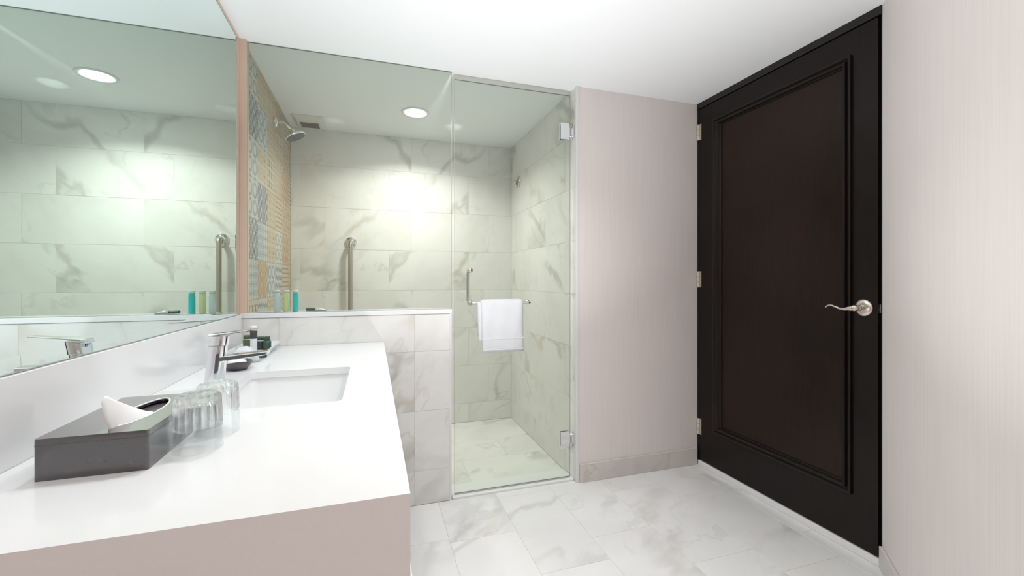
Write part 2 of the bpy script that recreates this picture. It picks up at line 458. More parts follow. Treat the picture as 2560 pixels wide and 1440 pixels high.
# shower left wall: patterned patchwork tile
wall_sl = struct(box('wall_shower_left', XT - 0.10, XT - BD, 2.225, YB + BD, 0, H, 'grout'))
BG = (0.60, 0.56, 0.46); SAND = (0.53, 0.475, 0.365); GREY = (0.52, 0.53, 0.50)
BLUE = (0.22, 0.28, 0.34); INK = (0.12, 0.13, 0.15); RUST = (0.44, 0.24, 0.12); GOLD = (0.46, 0.33, 0.19); BRN = (0.30, 0.19, 0.12)
PAT = [pattern_mat('encaustic_' + n, k, bg, f, g) for n, k, bg, f, g in (
    ('blue_diamond', 0, GREY, BLUE, INK), ('rust_ring', 1, SAND, RUST, GOLD), ('ink_petal', 2, GREY, INK, BLUE),
    ('sand_dash', 3, SAND, INK, BRN), ('blue_star', 4, BG, BLUE, GREY), ('ochre_triangle', 5, SAND, GOLD, RUST),
    ('ink_zigzag', 6, GREY, INK, BLUE), ('brown_line', 7, SAND, BRN, RUST), ('rust_petal', 2, SAND, RUST, GOLD),
    ('grey_ring', 1, GREY, BLUE, BG), ('ochre_star', 4, SAND, GOLD, BRN))]
LAY = {  # rows from the bottom (z 1.018 is the base of row 5), columns from the near end
    4: (4, 3, 8, 3, 7, 0), 5: (3, 6, 5, 0, 7, 10), 6: (0, 8, 9, 6, 7, 10), 7: (2, 0, 10, 4, 8, 5), 8: (9, 2, 5, 7, 1, 10), 9: (9, 10, 3, 5, 8, 7), 10: (2, 9, 5, 10, 1, 3), 11: (4, 5, 10, 8, 7, 1)}
zs = [0] + [1.018 + 0.195 * k for k in range(-5, 6)] + [H]
ys = [2.2265, 2.430, 2.632, 2.834, 3.030, 3.226, YB - 0.001]
for i in range(len(zs) - 1):
    row = LAY.get(i, None)
    for j in range(len(ys) - 1):
        k = row[j] if row else (i * 5 + j * 3) % 11
        a = ys[j + 1] - ys[j] - 2 * TG; c = zs[i + 1] - zs[i] - 2 * TG
        if a < 0.01 or c < 0.01: continue
        o = link('tile', tile_mesh('x', a, c, PAT[k], 'p%d' % k)); o.parent = wall_sl
        o.location = Vector((XT - TT / 2, (ys[j] + ys[j + 1]) / 2, (zs[i] + zs[i + 1]) / 2)) - wall_sl.location
# floor
floor = struct(box('floor', XL, XD + 0.05, -1.40, 2.30, -0.10, -BD, 'grout_f'))
fx = [XL] + [0.312 + 0.2955 * k for k in range(-2, 6)] + [XD]
fph = [1.25, 1.52, 1.25, 1.82, 1.52, 1.67, 1.395, 1.25, 1.42]
TTs = TT
for i in range(len(fx) - 1):
    hi_y = YP - 0.001 if fx[i] > 1.0 else (YH + 0.0)
    yy = cuts(-1.40, hi_y, fph[i % len(fph)], 0.60)
    for j in range(len(yy) - 1):
        a = fx[i + 1] - fx[i] - 2 * TG; c = yy[j + 1] - yy[j] - 2 * TG
        if a < 0.02: continue
        o = link('tile', tile_mesh('z', a, c, 'marble_floor')); o.parent = floor
        o.location = Vector(((fx[i] + fx[i + 1]) / 2, (yy[j] + yy[j + 1]) / 2, -TT / 2)) - floor.location
# shower floor
floor_s = struct(box('floor_shower', XT - 0.1, XS + 0.006, 2.30, YB + BD, -0.10, -BD, 'grout'))
tiles_on(floor_s, 'z', 0.0, 1, (XT, XS), (2.312, YB - 0.001), 2.62, 0.30, lambda i, z: 0.22 if i % 2 else 0.52, 0.60, 'marble')
# white stone saddle under the glass door
saddle = struct(box('trim_1', 0.384, XS - 0.002, 2.174, 2.310, -0.012, 0.010, 'saddle', bevel=0.003, seg=2))

# half wall with tile front and stone cap
wall_half = struct(box('wall_half', XL + 0.0010, 0.371, YH + BD, 2.285, 0, 0.944, 'grout'))
tiles_on(wall_half, 'y', YH, -1, (XL + 0.001, 0.370), (0, 0.944), 0.168, 0.296, lambda i, z: 0.196 if i % 2 else -0.404, 0.60, 'marble')
tiles_on(wall_half, 'y', 2.285 + TT, 1, (XT + 0.002, 0.370), (0, 0.944), 0.168, 0.296, lambda i, z: 0.196 if i % 2 else -0.404, 0.60, 'marble')
tiles_on(wall_half, 'x', 0.378, 1, (YH + 0.006, 2.290), (0, 0.944), 0.168, 0.296, lambda i, z: 9.0, 0.60, 'marble')
cap = box('stone_cap', XL + 0.0010, 0.381, YH - 0.004, 2.298, 0.945, ZCAP, 'quartz', bevel=0.002, seg=2)
cap.parent = wall_half; cap.location = cap.location - wall_half.location
et = box('edge_trim', 0.368, 0.3795, YH - 0.0015, YH + 0.006, 0.0, 0.945, 'trim'); et.parent = wall_half; et.location = et.location - wall_half.location
# painted jamb the fixed pane butts against, and pale trim on the end of the shower's right wall
jamb = struct(box('trim_2', XL + 0.0005, -0.5335, 2.176, 2.2255, ZCAP + 0.0005, H, 'beige'))
trim3 = struct(box('trim_3', XS - 0.004, XS + 0.0125, YP - 0.004, YP + 0.0115, 0, H, 'trim', bevel=0.002, seg=2))
# baseboards: marble pieces
base_f = struct(empty('baseboard_front', (XS + 0.02, YP, 0)))
for x0, x1 in ((1.082, 1.665), (1.665, 1.868)):
    o = box('marble_piece', x0 + 0.0008, x1 - 0.0008, YP - 0.013, YP - 0.0005, 0, 0.101, 'marble_base', bevel=0.002, seg=2); o.parent = base_f; o.location = o.location - base_f.location
base_r = struct(empty('baseboard_right', (XD - 0.004, YN - 0.004, 0), rz=math.radians(225)))
for x0, x1 in ((0.0, 0.36), (0.36, 0.90), (0.90, 1.225)):
    o = box('marble_piece', x0 + 0.0008, x1 - 0.0008, -0.0125, -0.0005, 0, 0.086, 'marble_base', bevel=0.002, seg=2); o.parent = base_r

# ================================================================== entrance door
door = struct(empty('door_1', (XD, 1.65, 0)))
def dpart(name, x0, x1, y0, y1, z0, z1, mat, parent=None, bevel=0.0, seg=2):
    o = box(name, x0, x1, y0, y1, z0, z1, mat, bevel=bevel, seg=seg)
    p = parent or door; base = Vector((XD, 1.65, 0))
    o.parent = p
    o.location = o.location - base
    return o
LY0, LY1, LZ0, LZ1 = 1.163, 2.131, 0.034, 2.141
dpart('frame_head', XD - 0.006, XD + 0.058, YN + 0.001, YP - 0.001, 2.146, H - 0.0005, 'wood_frame')
dpart('frame_jamb', XD - 0.004, XD + 0.058, YP - 0.013, YP - 0.0015, 0.03, 2.146, 'wood_frame')
dpart('frame_jamb', XD + 0.010, XD + 0.058, YN + 0.001, YN + 0.011, 0.03, 2.146, 'wood_frame')
# leaf with a sunk field and a raised stepped moulding
leaf = link('leaf', bpy.data.meshes.new('leaf')); leaf.parent = door
F0, F1, G0, G1 = 1.297, 1.961, 0.278, 2.000      # inner panel
O0, O1, Q0, Q1 = 1.2585, 2.0155, 0.2345, 2.040   # outer moulding
bm = bmesh.new()
X0, X1 = XD - 0.002, XD + 0.042
for y0, y1, z0, z1 in ((LY0, O0 + 0.005, LZ0, LZ1), (O1 - 0.005, LY1, LZ0, LZ1), (O0 + 0.005, O1 - 0.005, LZ0, Q0 + 0.005), (O0 + 0.005, O1 - 0.005, Q1 - 0.005, LZ1)):
    box_bm(X0 - XD, X1 - XD, y0 - 1.65, y1 - 1.65, z0, z1, 0, 1, bm)
bmesh.ops.remove_doubles(bm, verts=bm.verts, dist=1e-5)
bm.to_mesh(leaf.data); bm.free(); leaf.data.materials.append(M['wood'])
def sub(o, par): o.parent = par; return o
p_ = dpart('panel', XD + 0.004, XD + 0.036, F0 - 0.02, F1 + 0.02, G0 - 0.02, G1 + 0.02, 'wood_panel', leaf)
def moulding(parent):
    prof = [(0.0, 0.0), (-0.010, 0.000), (-0.012, 0.004), (-0.012, 0.009), (-0.006, 0.013), (-0.004, 0.018), (-0.012, 0.021), (-0.015, 0.026), (-0.012, 0.031), (-0.004, 0.034), (0.002, 0.0385), (0.010, 0.0385)]
    # (x offset, inward inset 0..0.0385)
    bm = bmesh.new(); rings = []
    for dx, t in prof:
        s = t / 0.0385
        y0 = O0 + (F0 - O0) * s; y1 = O1 + (F1 - O1) * s; z0 = Q0 + (G0 - Q0) * s; z1 = Q1 + (G1 - Q1) * s
        rings.append([bm.verts.new((dx - 0.002, y - 1.65, z)) for y, z in ((y0, z0), (y1, z0), (y1, z1), (y0, z1))])
    for A, B in zip(rings, rings[1:]):
        for i in range(4): bm.faces.new((A[i], A[(i + 1) % 4], B[(i + 1) % 4], B[i]))
    o = link('moulding', fin(bm, 'moulding'), 'wood'); o.parent = parent
moulding(leaf)
for z in (1.956, 1.070, 0.184):
    hg = link('hinge', bpy.data.meshes.new('hinge')); hg.parent = door; hg.location = (0, 0, z)
    bm = bmesh.new()
    for k in range(3):
        lathe_bm([(0, 0), (0.0055, 0), (0.0055, 0.031), (0, 0.031)], 14, None, bm, Matrix.Translation((-0.007, 2.1355 - 1.65, 0.0325 * k)))
    box_bm(-0.0035, 0.0, 2.112 - 1.65, 2.134 - 1.65, 0, 0.096, 0, 1, bm)
    bmesh.ops.recalc_face_normals(bm, faces=bm.faces); bm.to_mesh(hg.data); bm.free(); hg.data.materials.append(M['nickel'])
# lever handle
lev = empty('lever_handle', (-0.002, 1.2137 - 1.65, 1.003)); lev.parent = door
RX = Matrix.Rotation(-PI / 2, 4, 'Y')   # local z -> -x
lathe('rose', [(0, 0), (0.0345, 0), (0.0345, 0.003), (0.032, 0.007), (0.022, 0.010), (0.014, 0.012), (0, 0.012)], 'nickel', lev, (0, 0, 0), 40, None, RX)
lathe('neck', [(0, 0.01), (0.0125, 0.01), (0.0115, 0.045), (0, 0.045)], 'nickel', lev, (0, 0, 0), 28, None, RX)
path = []; rad = []
KZ = [(0, 0.0), (0.15, -0.003), (0.30, -0.0062), (0.45, -0.0045), (0.60, 0.0020), (0.75, 0.0066), (0.85, 0.0062), (0.93, 0.0026), (1.0, -0.0035)]
KR = [(0, 0.0135), (0.12, 0.0105), (0.25, 0.0070), (0.40, 0.0048), (1.0, 0.0036)]
def interp(K, t):
    for (a_, va), (b2, vb) in zip(K, K[1:]):
        if t <= b2:
            q_ = (t - a_) / (b2 - a_); q_ = q_ * q_ * (3 - 2 * q_) if K is KZ else q_
            return va + (vb - va) * q_
    return K[-1][1]
for k in range(41):
    t = k / 40
    path.append((-0.052 - 0.010 * math.sin(t * PI), t * 0.116, interp(KZ, t))); rad.append(interp(KR, t))
bm = tube_bm(path, rad, 14)
lathe_bm([(0, 0.040), (0.0125, 0.040), (0.0135, 0.050), (0.012, 0.060), (0.006, 0.064), (0, 0.0645)], 24, None, bm, RX)
o = link('lever', fin(bm, 'lever'), 'nickel', lev, None, True)
lathe('privacy_button', [(0, 0.0640), (0.005, 0.0640), (0.0045, 0.0655), (0, 0.0655)], 'steel', lev, (0, 0, 0), 16, None, RX)
o = box('strike_plate', -0.001, 0.0015, -0.004, 0.004, -0.017, 0.017, 'nickel', bevel=0.0008); o.parent = door; o.location = (0.008, YN + 0.0115 - 1.65 + 0.002, 0.985)
# white stone threshold
trim4 = struct(box('trim_4', XD - 0.010, XD + 0.058, YN + 0.004, YP - 0.0145, 0, 0.029, 'saddle', bevel=0.003, seg=2))

# ================================================================== shower glass
def pane(name, x0, x1, z0, z1, parent=None, y=YG, loc=(0, 0, 0)):
    t = 0.005
    g = link(name, fin(box_bm(x0, x1, y - t, y + t, z0, z1), name), 'glass', parent, loc)
    me = g.data; me.materials.append(M['glass_edge']); me.materials.append(M['glass_edge_dark'])
    for p in me.polygons:
        p.material_index = 0 if abs(p.normal.y) > 0.5 else (1 if abs(p.normal.x) > 0.5 else 2)
    return g
scr = empty('shower_screen', (-0.076, YG, ZCAP), 'clear fixed glass pane standing on the white capped half wall', 'glass screen')
pane('glass', -0.5330 + 0.076, 0.3845 + 0.076, 0.0006, H - ZCAP - 0.0005, scr, 0.0)
GX0, GX1 = 0.3985, 1.0500
sd = empty('shower_door', (GX1, YG, 0.016), 'frameless clear glass shower door with chrome hinges and towel bar', 'shower door')
pane('glass', GX0 - GX1, 0, 0.0, 2.129, sd, 0.0)
for z0 in (1.895, 0.180):
    hz = empty('hinge', (0, 0, z0 - 0.016)); hz.parent = sd
    for s, nm in ((-1, 'outer_plate'), (1, 'inner_plate')):
        ya = (-0.0125, -0.0055) if s < 0 else (0.0055, 0.0125)
        o = link(nm, fin(box_bm(-0.060, -0.006, ya[0], ya[1], 0.0, 0.092, 0.002, 2), nm), 'chrome', hz)
    o = link('pivot', fin(tube_bm([(0.003, 0, 0.018), (0.003, 0, 0.074)], 0.0075, 16), 'pivot'), 'chrome', hz, None, True)
    o = link('wall_plate', fin(box_bm(0.0085, 0.0150, -0.026, 0.026, 0.006, 0.086, 0.0015, 2), 'wall_plate'), 'chrome', hz)
    o = link('knuckle', fin(box_bm(-0.012, 0.0085, -0.010, 0.010, 0.024, 0.068, 0.002, 2), 'knuckle'), 'chrome', hz)
# combined pull (inside) and towel bar (outside)
hb = empty('handle', (0.480 - GX1, 0, 0.995 - 0.016)); hb.parent = sd
def arc_path(pts, r=0.016, n=6):
    P = [Vector(p) for p in pts]; out = [P[0]]
    for a, b_, c in zip(P, P[1:], P[2:]):
        d0 = (a - b_).normalized(); d1 = (c - b_).normalized()
        s, e = b_ + d0 * r, b_ + d1 * r
        for k in range(n + 1):
            t = k / n; out.append((1 - t) ** 2 * s + 2 * t * (1 - t) * b_ + t * t * e)
    out.append(P[-1]); return out
tube('pull', arc_path([(0, 0.006, 0.170), (0, 0.052, 0.170), (0, 0.052, 0.0), (0, 0.006, 0.0)]), 0.0075, 'chrome', hb, 16)
tube('towel_bar', arc_path([(0, -0.006, 0.0), (0, -0.052, 0.0), (0.315, -0.052, 0.0), (0.315, -0.006, 0.0)]), 0.0075, 'chrome', hb, 16)
for x, z in ((0, 0.170), (0, 0), (0.315, 0)):
    for s in (-1, 1):
        tube('washer', [(x, s * 0.0052, z), (x, s * 0.0095, z)], 0.0125, 'nickel', hb, 20)

# white towel folded over the bar
tw = empty('hand_towel', (0.626, YG - 0.052, 0.745), 'folded white terry hand towel hanging over the glass door towel bar', 'towel')
def towel_sheet(half_w, drop_f, drop_b, r, th, xoff, ph):
    """cloth folded over a bar at local (y=0, z=top); returns closed thick sheet"""
    prof = []
    zt = 0.250
    for k in range(13): prof.append((-r, zt - drop_f + drop_f * k / 12))
    for k in range(1, 8):
        a = PI - PI * k / 8; prof.append((r * math.cos(a), zt + r * math.sin(a)))
    for k in range(13): prof.append((r, zt - drop_b * k / 12))
    nx = 16; bm = bmesh.new(); G = [[], []]
    for side in (0, 1):
        for i, (y, z) in enumerate(prof):
            if i < 13: nrm = (-1, 0)
            elif i < 20: a = PI - PI * (i - 12) / 8; nrm = (math.cos(a), math.sin(a))
            else: nrm = (1, 0)
            rowv = []
            for j in range(nx + 1):
                u = j / nx * 2 - 1
                down = max(0, zt - z) / 0.26
                wv = 0.003 * down * math.sin(3.1 * u + ph) + 0.0012 * math.sin(9 * u + 4 * down + ph)
                edge = th * (1 - 0.55 * max(0, abs(u) - 0.85) / 0.15)
                off = (edge if side else 0)
                xx = xoff + u * half_w * (1 - 0.035 * down) + 0.006 * down
                rowv.append(bm.verts.new((xx, y + nrm[0] * (off + wv * (1 if i < 20 else -1)), z + nrm[1] * off)))
            G[side].append(rowv)
    R = len(prof)
    for side in (0, 1):
        for i in range(R - 1):
            for j in range(nx):
                q = (G[side][i][j], G[side][i][j + 1], G[side][i + 1][j + 1], G[side][i + 1][j])
                bm.faces.new(q if side else q[::-1])
    for i in range(R - 1):
        bm.faces.new((G[0][i][0], G[1][i][0], G[1][i + 1][0], G[0][i + 1][0]))
        bm.faces.new((G[0][i][nx], G[0][i + 1][nx], G[1][i + 1][nx], G[1][i][nx]))
    for j in range(nx):
        bm.faces.new((G[0][0][j], G[0][0][j + 1], G[1][0][j + 1], G[1][0][j]))
        bm.faces.new((G[0][R - 1][j], G[1][R - 1][j], G[1][R - 1][j + 1], G[0][R - 1][j + 1]))
    return fin(bm, 'towel_cloth')
o = link('cloth', towel_sheet(0.114, 0.252, 0.20, 0.0095, 0.010, 0.010, 0.4), 'terry', tw, None, True)
o = link('inner_fold', towel_sheet(0.108, 0.195, 0.17, 0.0082, 0.0012, -0.013, 1.3), 'terry', tw, None, True)
bmw = bmesh.new()
for (z0, z1) in ((0.066, 0.0715), (0.010, 0.0135)):
    secs = []
    for j in range(17):
        u = j / 16 * 2 - 1; down = (0.25 - z0) / 0.26
        wv = 0.003 * down * math.sin(3.1 * u + 0.4) + 0.0012 * math.sin(9 * u + 4 * down + 0.4)
        xx = 0.010 + u * 0.1135 * (1 - 0.035 * down) + 0.006 * down
        yy = -0.0095 - wv - 0.010 * (1 - 0.55 * max(0, abs(u) - 0.85) / 0.15)
        secs.append([(xx, yy - 0.0012, z0), (xx, yy - 0.0012, z1), (xx, yy + 0.002, z1), (xx, yy + 0.002, z0)])
    loft_bm(secs, True, bmw)
link('woven_band', fin(bmw, 'woven_band'), simple('woven_band_white', (0.80, 0.82, 0.84), 0.8), tw)

# ================================================================== mirror and vanity
MX = -0.5546; MY0, MY1, MZ0, MZ1 = 0.52, 2.121, 0.9645, 2.1535
mir = empty('wall_mirror', (MX, 0.9, MZ0), 'large frameless mirror on the left wall above the white backsplash', 'mirror')
BV = 0.026; DP = 0.0006
def mpt(y, z, dx=0): return (dx, y - 0.9, z - MZ0)
bm = bmesh.new()
q = [mpt(MY0 + BV, MZ0 + BV), mpt(MY1 - BV, MZ0 + BV), mpt(MY1 - BV, MZ1 - BV), mpt(MY0 + BV, MZ1 - BV)]
bm.faces.new([bm.verts.new(p) for p in q]); me = bpy.data.meshes.new('silvered_glass'); bm.to_mesh(me); bm.free()
link('silvered_glass', me, 'mirror', mir)
bm = bmesh.new()
o4 = [(MY0, MZ0), (MY1, MZ0), (MY1, MZ1), (MY0, MZ1)]; i4 = [(MY0 + BV, MZ0 + BV), (MY1 - BV, MZ0 + BV), (MY1 - BV, MZ1 - BV), (MY0 + BV, MZ1 - BV)]
for k in range(4):
    d = DP if k != 2 else 0.0001
    a, b_, c, e = o4[k], o4[(k + 1) % 4], i4[(k + 1) % 4], i4[k]
    bm.faces.new([bm.verts.new(p) for p in (mpt(*a, d), mpt(*b_, d), mpt(*c), mpt(*e))])
me = bpy.data.meshes.new('bevel'); bm.to_mesh(me); bm.free(); link('bevel', me, 'mirror', mir)
bm = bmesh.new()
for y0, y1, z0, z1 in ((MY0, MY1, MZ0 - 0.0012, MZ0 + 0.0006), (MY1 - 0.0008, MY1 + 0.0010, MZ0, MZ1), (MY0, MY1, MZ1 - 0.0004, MZ1 + 0.0008)):
    box_bm(XL + 0.0005 - MX, 0.0012, y0 - 0.9, y1 - 0.9, z0 - MZ0, z1 - MZ0, 0, 1, bm)
link('edge', fin(bm, 'edge'), 'mirror_edge', mir)

# countertop with a rectangular cut-out
ct = empty('countertop', (-0.25, 1.39, ZC - 0.16), 'glossy white quartz vanity countertop with deep apron', 'countertop')
OX, OY = -0.25, 1.39
SX0, SX1, SY0, SY1 = -0.372, -0.073, 1.143, 1.588
bm = bmesh.new()
outer = [bm.verts.new((x - OX, y - OY, 0.16)) for x, y in ((XL + 0.0135, YC), (XC, YC), (XC, YH - 0.003), (XL + 0.0135, YH - 0.003))]
inner = [bm.verts.new((x - OX, y - OY, 0.16)) for x, y in rrect(SX0, SX1, SY0, SY1, 0.018, 6)]
ed = [bm.edges.new((L_[i], L_[(i + 1) % len(L_)])) for L_ in (outer, inner) for i in range(len(L_))]
bmesh.ops.triangle_fill(bm, use_beauty=True, edges=ed)
r = bmesh.ops.extrude_face_region(bm, geom=bm.faces[:])
bmesh.ops.translate(bm, vec=(0, 0, -0.022), verts=[v for v in r['geom'] if isinstance(v, bmesh.types.BMVert)])
top = link('slab', fin(bm, 'slab'), 'quartz', ct)
bm = bmesh.new()
box_bm(XL + 0.0135 - OX, XC - OX, YC - OY, YC + 0.022 - OY, 0.0, 0.138, 0, 1, bm)
box_bm(XC - 0.022 - OX, XC - OX, YC + 0.022 - OY, YH - 0.003 - OY, 0.0, 0.138, 0, 1, bm)
link('apron', fin(bm, 'apron'), 'quartz', ct)
# backsplash slab
bs = box('backsplash', XL + 0.0005, XL + 0.0125, YC - 0.9, YH - 0.014, ZC - 0.022, 0.9625, 'quartz', bevel=0.001)
tag(bs, 'glossy white quartz backsplash strip under the mirror', 'backsplash')
# undermount basin
sk = empty('sink', ((SX0 + SX1) / 2, (SY0 + SY1) / 2, ZC - 0.165), 'white rectangular undermount sink set in the countertop', 'sink')
cx, cy = (SX0 + SX1) / 2, (SY0 + SY1) / 2
def rr(inset, r, z): return [(x - cx, y - cy, z) for x, y in rrect(SX0 + inset, SX1 - inset, SY0 + inset, SY1 - inset, r, 6)]
secs = [rr(-0.020, 0.03, 0.1425), rr(-0.004, 0.022, 0.1425), rr(-0.003, 0.022, 0.138), rr(0.003, 0.026, 0.06), rr(0.008, 0.03, 0.032), rr(0.020, 0.036, 0.017), rr(0.045, 0.04, 0.012), rr(0.12, 0.02, 0.009)]
secs2 = [rr(-0.020, 0.03, 0.136), rr(-0.012, 0.03, 0.130), rr(-0.006, 0.03, 0.02), rr(0.02, 0.03, 0.002), rr(0.12, 0.02, 0.0)]
bm = loft_bm(secs[::-1] + secs2, True)
o = link('basin', fin(bm, 'basin'), 'white', sk); smooth_angle(o, 50)
lathe('drain', [(0, 0.0125), (0.012, 0.0125), (0.014, 0.0105), (0.021, 0.012), (0.023, 0.010), (0.023, 0.004), (0, 0.004)], 'chrome', sk, (0.0, 0, 0), 32)
# vanity cabinet under the counter
vc = empty('vanity_cabinet', (-0.27, 1.40, 0), 'white lacquered vanity cabinet under the quartz countertop', 'cabinet')
def vpart(name, x0, x1, y0, y1, z0, z1, mat='lacquer', par=None, bv=0.0015):
    o = box(name, x0, x1, y0, y1, z0, z1, mat, bevel=bv); o.parent = par or vc; o.location = o.location - Vector((-0.27, 1.40, 0)); return o
vpart('body', XL + 0.014, -0.005, 0.68, YH - 0.012, 0.30, 0.648)
vpart('lower_shelf', XL + 0.014, 0.106, 0.68, YH - 0.012, 0.255, 0.285)
vpart('plinth', XL + 0.014, -0.06, 0.72, YH - 0.012, 0.0, 0.254)
for k in range(3):
    y0 = 0.683 + k * 0.4925
    d = vpart('door', -0.0045, 0.0125, y0 + 0.002, y0 + 0.4885, 0.304, 0.640)
    hh = box('pull', 0.013, 0.022, y0 + 0.20, y0 + 0.30, 0.60, 0.612, 'chrome', bevel=0.002); hh.parent = d; hh.location = hh.location - Vector((-0.27, 1.40, 0)) - d.location

# ---------------------------------------------------------------- faucet
fa = empty('faucet', (-0.408, 1.375, ZC), 'chrome single-lever basin faucet standing behind the sink', 'faucet')
def sup(cx, cz, hx, hy, n=28, e=3.2):
    out = []
    for k in range(n):
        a = 2 * PI * k / n; c, s = math.cos(a), math.sin(a)
        out.append((cx + hx * math.copysign(abs(c) ** (2 / e), c), hy * math.copysign(abs(s) ** (2 / e), s), cz))
    return out
lathe('base_ring', [(0, 0), (0.030, 0), (0.030, 0.003), (0.0275, 0.005), (0, 0.005)], 'chrome', fa, (-0.006, 0, 0), 40)
secs = [sup(-0.006 + 0.010 * t, 0.004 + 0.115 * t, 0.0225 - 0.001 * t, 0.0225 - 0.002 * t) for t in (0, 0.03, 0.1, 0.3, 0.5, 0.7, 0.85, 0.97, 1.0)]
o = link('body', fin(loft_bm(secs), 'body'), 'chrome', fa); smooth_angle(o, 35)
secs = [sup(0.006 + 0.003 * t, 0.1205 + 0.0255 * t, 0.0220, 0.0205) for t in (0, 0.06, 0.5, 0.94, 1.0)]
o = link('handle_hub', fin(loft_bm(secs), 'handle_hub'), 'chrome', fa); smooth_angle(o, 35)
def blade(x0, x1, z0, z1, hy0, hy1, th0, th1, n=8):
    S = []
    for k in range(n + 1):
        t = k / n; x = x0 + (x1 - x0) * t; z = z0 + (z1 - z0) * t; hy = hy0 + (hy1 - hy0) * t; th = th0 + (th1 - th0) * t
        c = min(0.002, th * 0.3)
        S.append([(x, -hy, z - th / 2 + c), (x, -hy + c, z - th / 2), (x, hy - c, z - th / 2), (x, hy, z - th / 2 + c), (x, hy, z + th / 2 - c), (x, hy - c, z + th / 2), (x, -hy + c, z + th / 2), (x, -hy, z + th / 2 - c)])
    return S
o = link('lever', fin(loft_bm(blade(-0.014, 0.100, 0.1480, 0.1600, 0.0205, 0.0140, 0.0055, 0.0032)), 'lever'), 'chrome', fa)
o = link('spout', fin(loft_bm(blade(0.000, 0.126, 0.082, 0.094, 0.0205, 0.0185, 0.015, 0.010)), 'spout'), 'chrome', fa)
lathe('aerator', [(0, 0.0), (0.0095, 0.0), (0.0105, 0.002), (0.0105, 0.009), (0, 0.009)], 'darksteel', fa, (0.112, 0, 0.0795), 24)

# ---------------------------------------------------------------- tissue box and tissue
BX0, BX1, BY0, BY1, BH = -0.4776, -0.3368, 0.8225, 1.064, 0.0630
tb = empty('tissue_box_cover', ((BX0 + BX1) / 2, (BY0 + BY1) / 2, ZC), 'dark grey faux-leather tissue box cover on the white counter', 'tissue box')
hx, hy = (BX1 - BX0) / 2, (BY1 - BY0) / 2
bm = bmesh.new()
outer = [bm.verts.new((x, y, BH)) for x, y in rrect(-hx, hx, -hy, hy, 0.004, 4)]
def lens(n=40, a=0.088, b=0.026):
    return [(b * math.sin(2 * PI * k / n) * abs(math.sin(2 * PI * k / n)) ** 0.15, a * math.cos(2 * PI * k / n) + 0.002) for k in range(n)]
inner = [bm.verts.new((x + 0.012, y, BH)) for x, y in lens()]
ed = [bm.edges.new((L_[i], L_[(i + 1) % len(L_)])) for L_ in (outer, inner) for i in range(len(L_))]
bmesh.ops.triangle_fill(bm, use_beauty=True, edges=ed)
def skirt(loop, z, sc=1.0):
    new = [bm.verts.new((v.co.x * sc, v.co.y * sc, z)) for v in loop]
    for i in range(len(loop)): bm.faces.new((loop[i], loop[(i + 1) % len(loop)], new[(i + 1) % len(loop)], new[i]))
    return new
o2 = skirt(outer, 0.0)
i2 = skirt(inner, BH - 0.006)
cover = link('cover', fin(bm, 'cover'), 'leather', tb)
bv = cover.modifiers.new('bevel', 'BEVEL'); bv.width = 0.0022; bv.segments = 2; bv.limit_method = 'ANGLE'; bv.angle_limit = math.radians(60)
o = link('lining', fin(box_bm(-hx + 0.006, hx - 0.006, -hy + 0.006, hy - 0.006, 0.001, BH - 0.026), 'lining'), 'black', tb)
bm = loft_bm([[(x, y, z) for x, y in rrect(-hx - 0.0003, hx + 0.0003, -hy - 0.0003, hy + 0.0003, 0.0042, 4)] for z in (BH - 0.0105, BH - 0.0098)])
link('seam', fin(bm, 'seam'), 'slate', tb)
link('rim', fin(tube_bm([(x + 0.012, y, BH - 0.0005) for x, y in lens() + lens()[:1]], 0.0018, 8), 'rim'), 'acrylic', tb, None, True)
ti = empty('tissue', ((BX0 + BX1) / 2 + 0.012, 0.905, ZC + BH - 0.022), 'white paper tissue pulled up out of the dark tissue box', 'tissue')
def sheet(name, fn, nu, nv, mat, parent, th=0.0008):
    bm = bmesh.new(); G = [[bm.verts.new(fn(i / nu, j / nv)) for j in range(nv + 1)] for i in range(nu + 1)]
    for i in range(nu):
        for j in range(nv): bm.faces.new((G[i][j], G[i + 1][j], G[i + 1][j + 1], G[i][j + 1]))
    o = link(name, fin(bm, name), mat, parent, None, True)
    s = o.modifiers.new('solidify', 'SOLIDIFY'); s.thickness = th; return o
def tf(u, v):   # u along the slit, v upwards; a folded point leaning back towards the mirror
    a = (u - 0.5)
    hgt = 0.066 * max(0.02, 1 - (max(0, u - 0.06) / 0.94) ** 0.9 - max(0, 0.06 - u) * 3)
    y = -0.060 + 0.125 * u - 0.012 * v * (1 - u)
    x = 0.006 * math.sin(u * PI) * (1 - v) - 0.006 * v * (1 - u) + 0.010 * (1 - v) * math.sin(u * 2.4)
    return (x, y, 0.012 + v * hgt)
sheet('ply', tf, 22, 12, 'paper_t', ti)
def tf2(u, v):
    x, y, z = tf(u, v); return (x - 0.010 * math.sin(u * PI) * (1 - 0.7 * v) - 0.001, y + 0.004, z * 0.97)
sheet('ply', tf2, 22, 12, 'paper_t', ti)

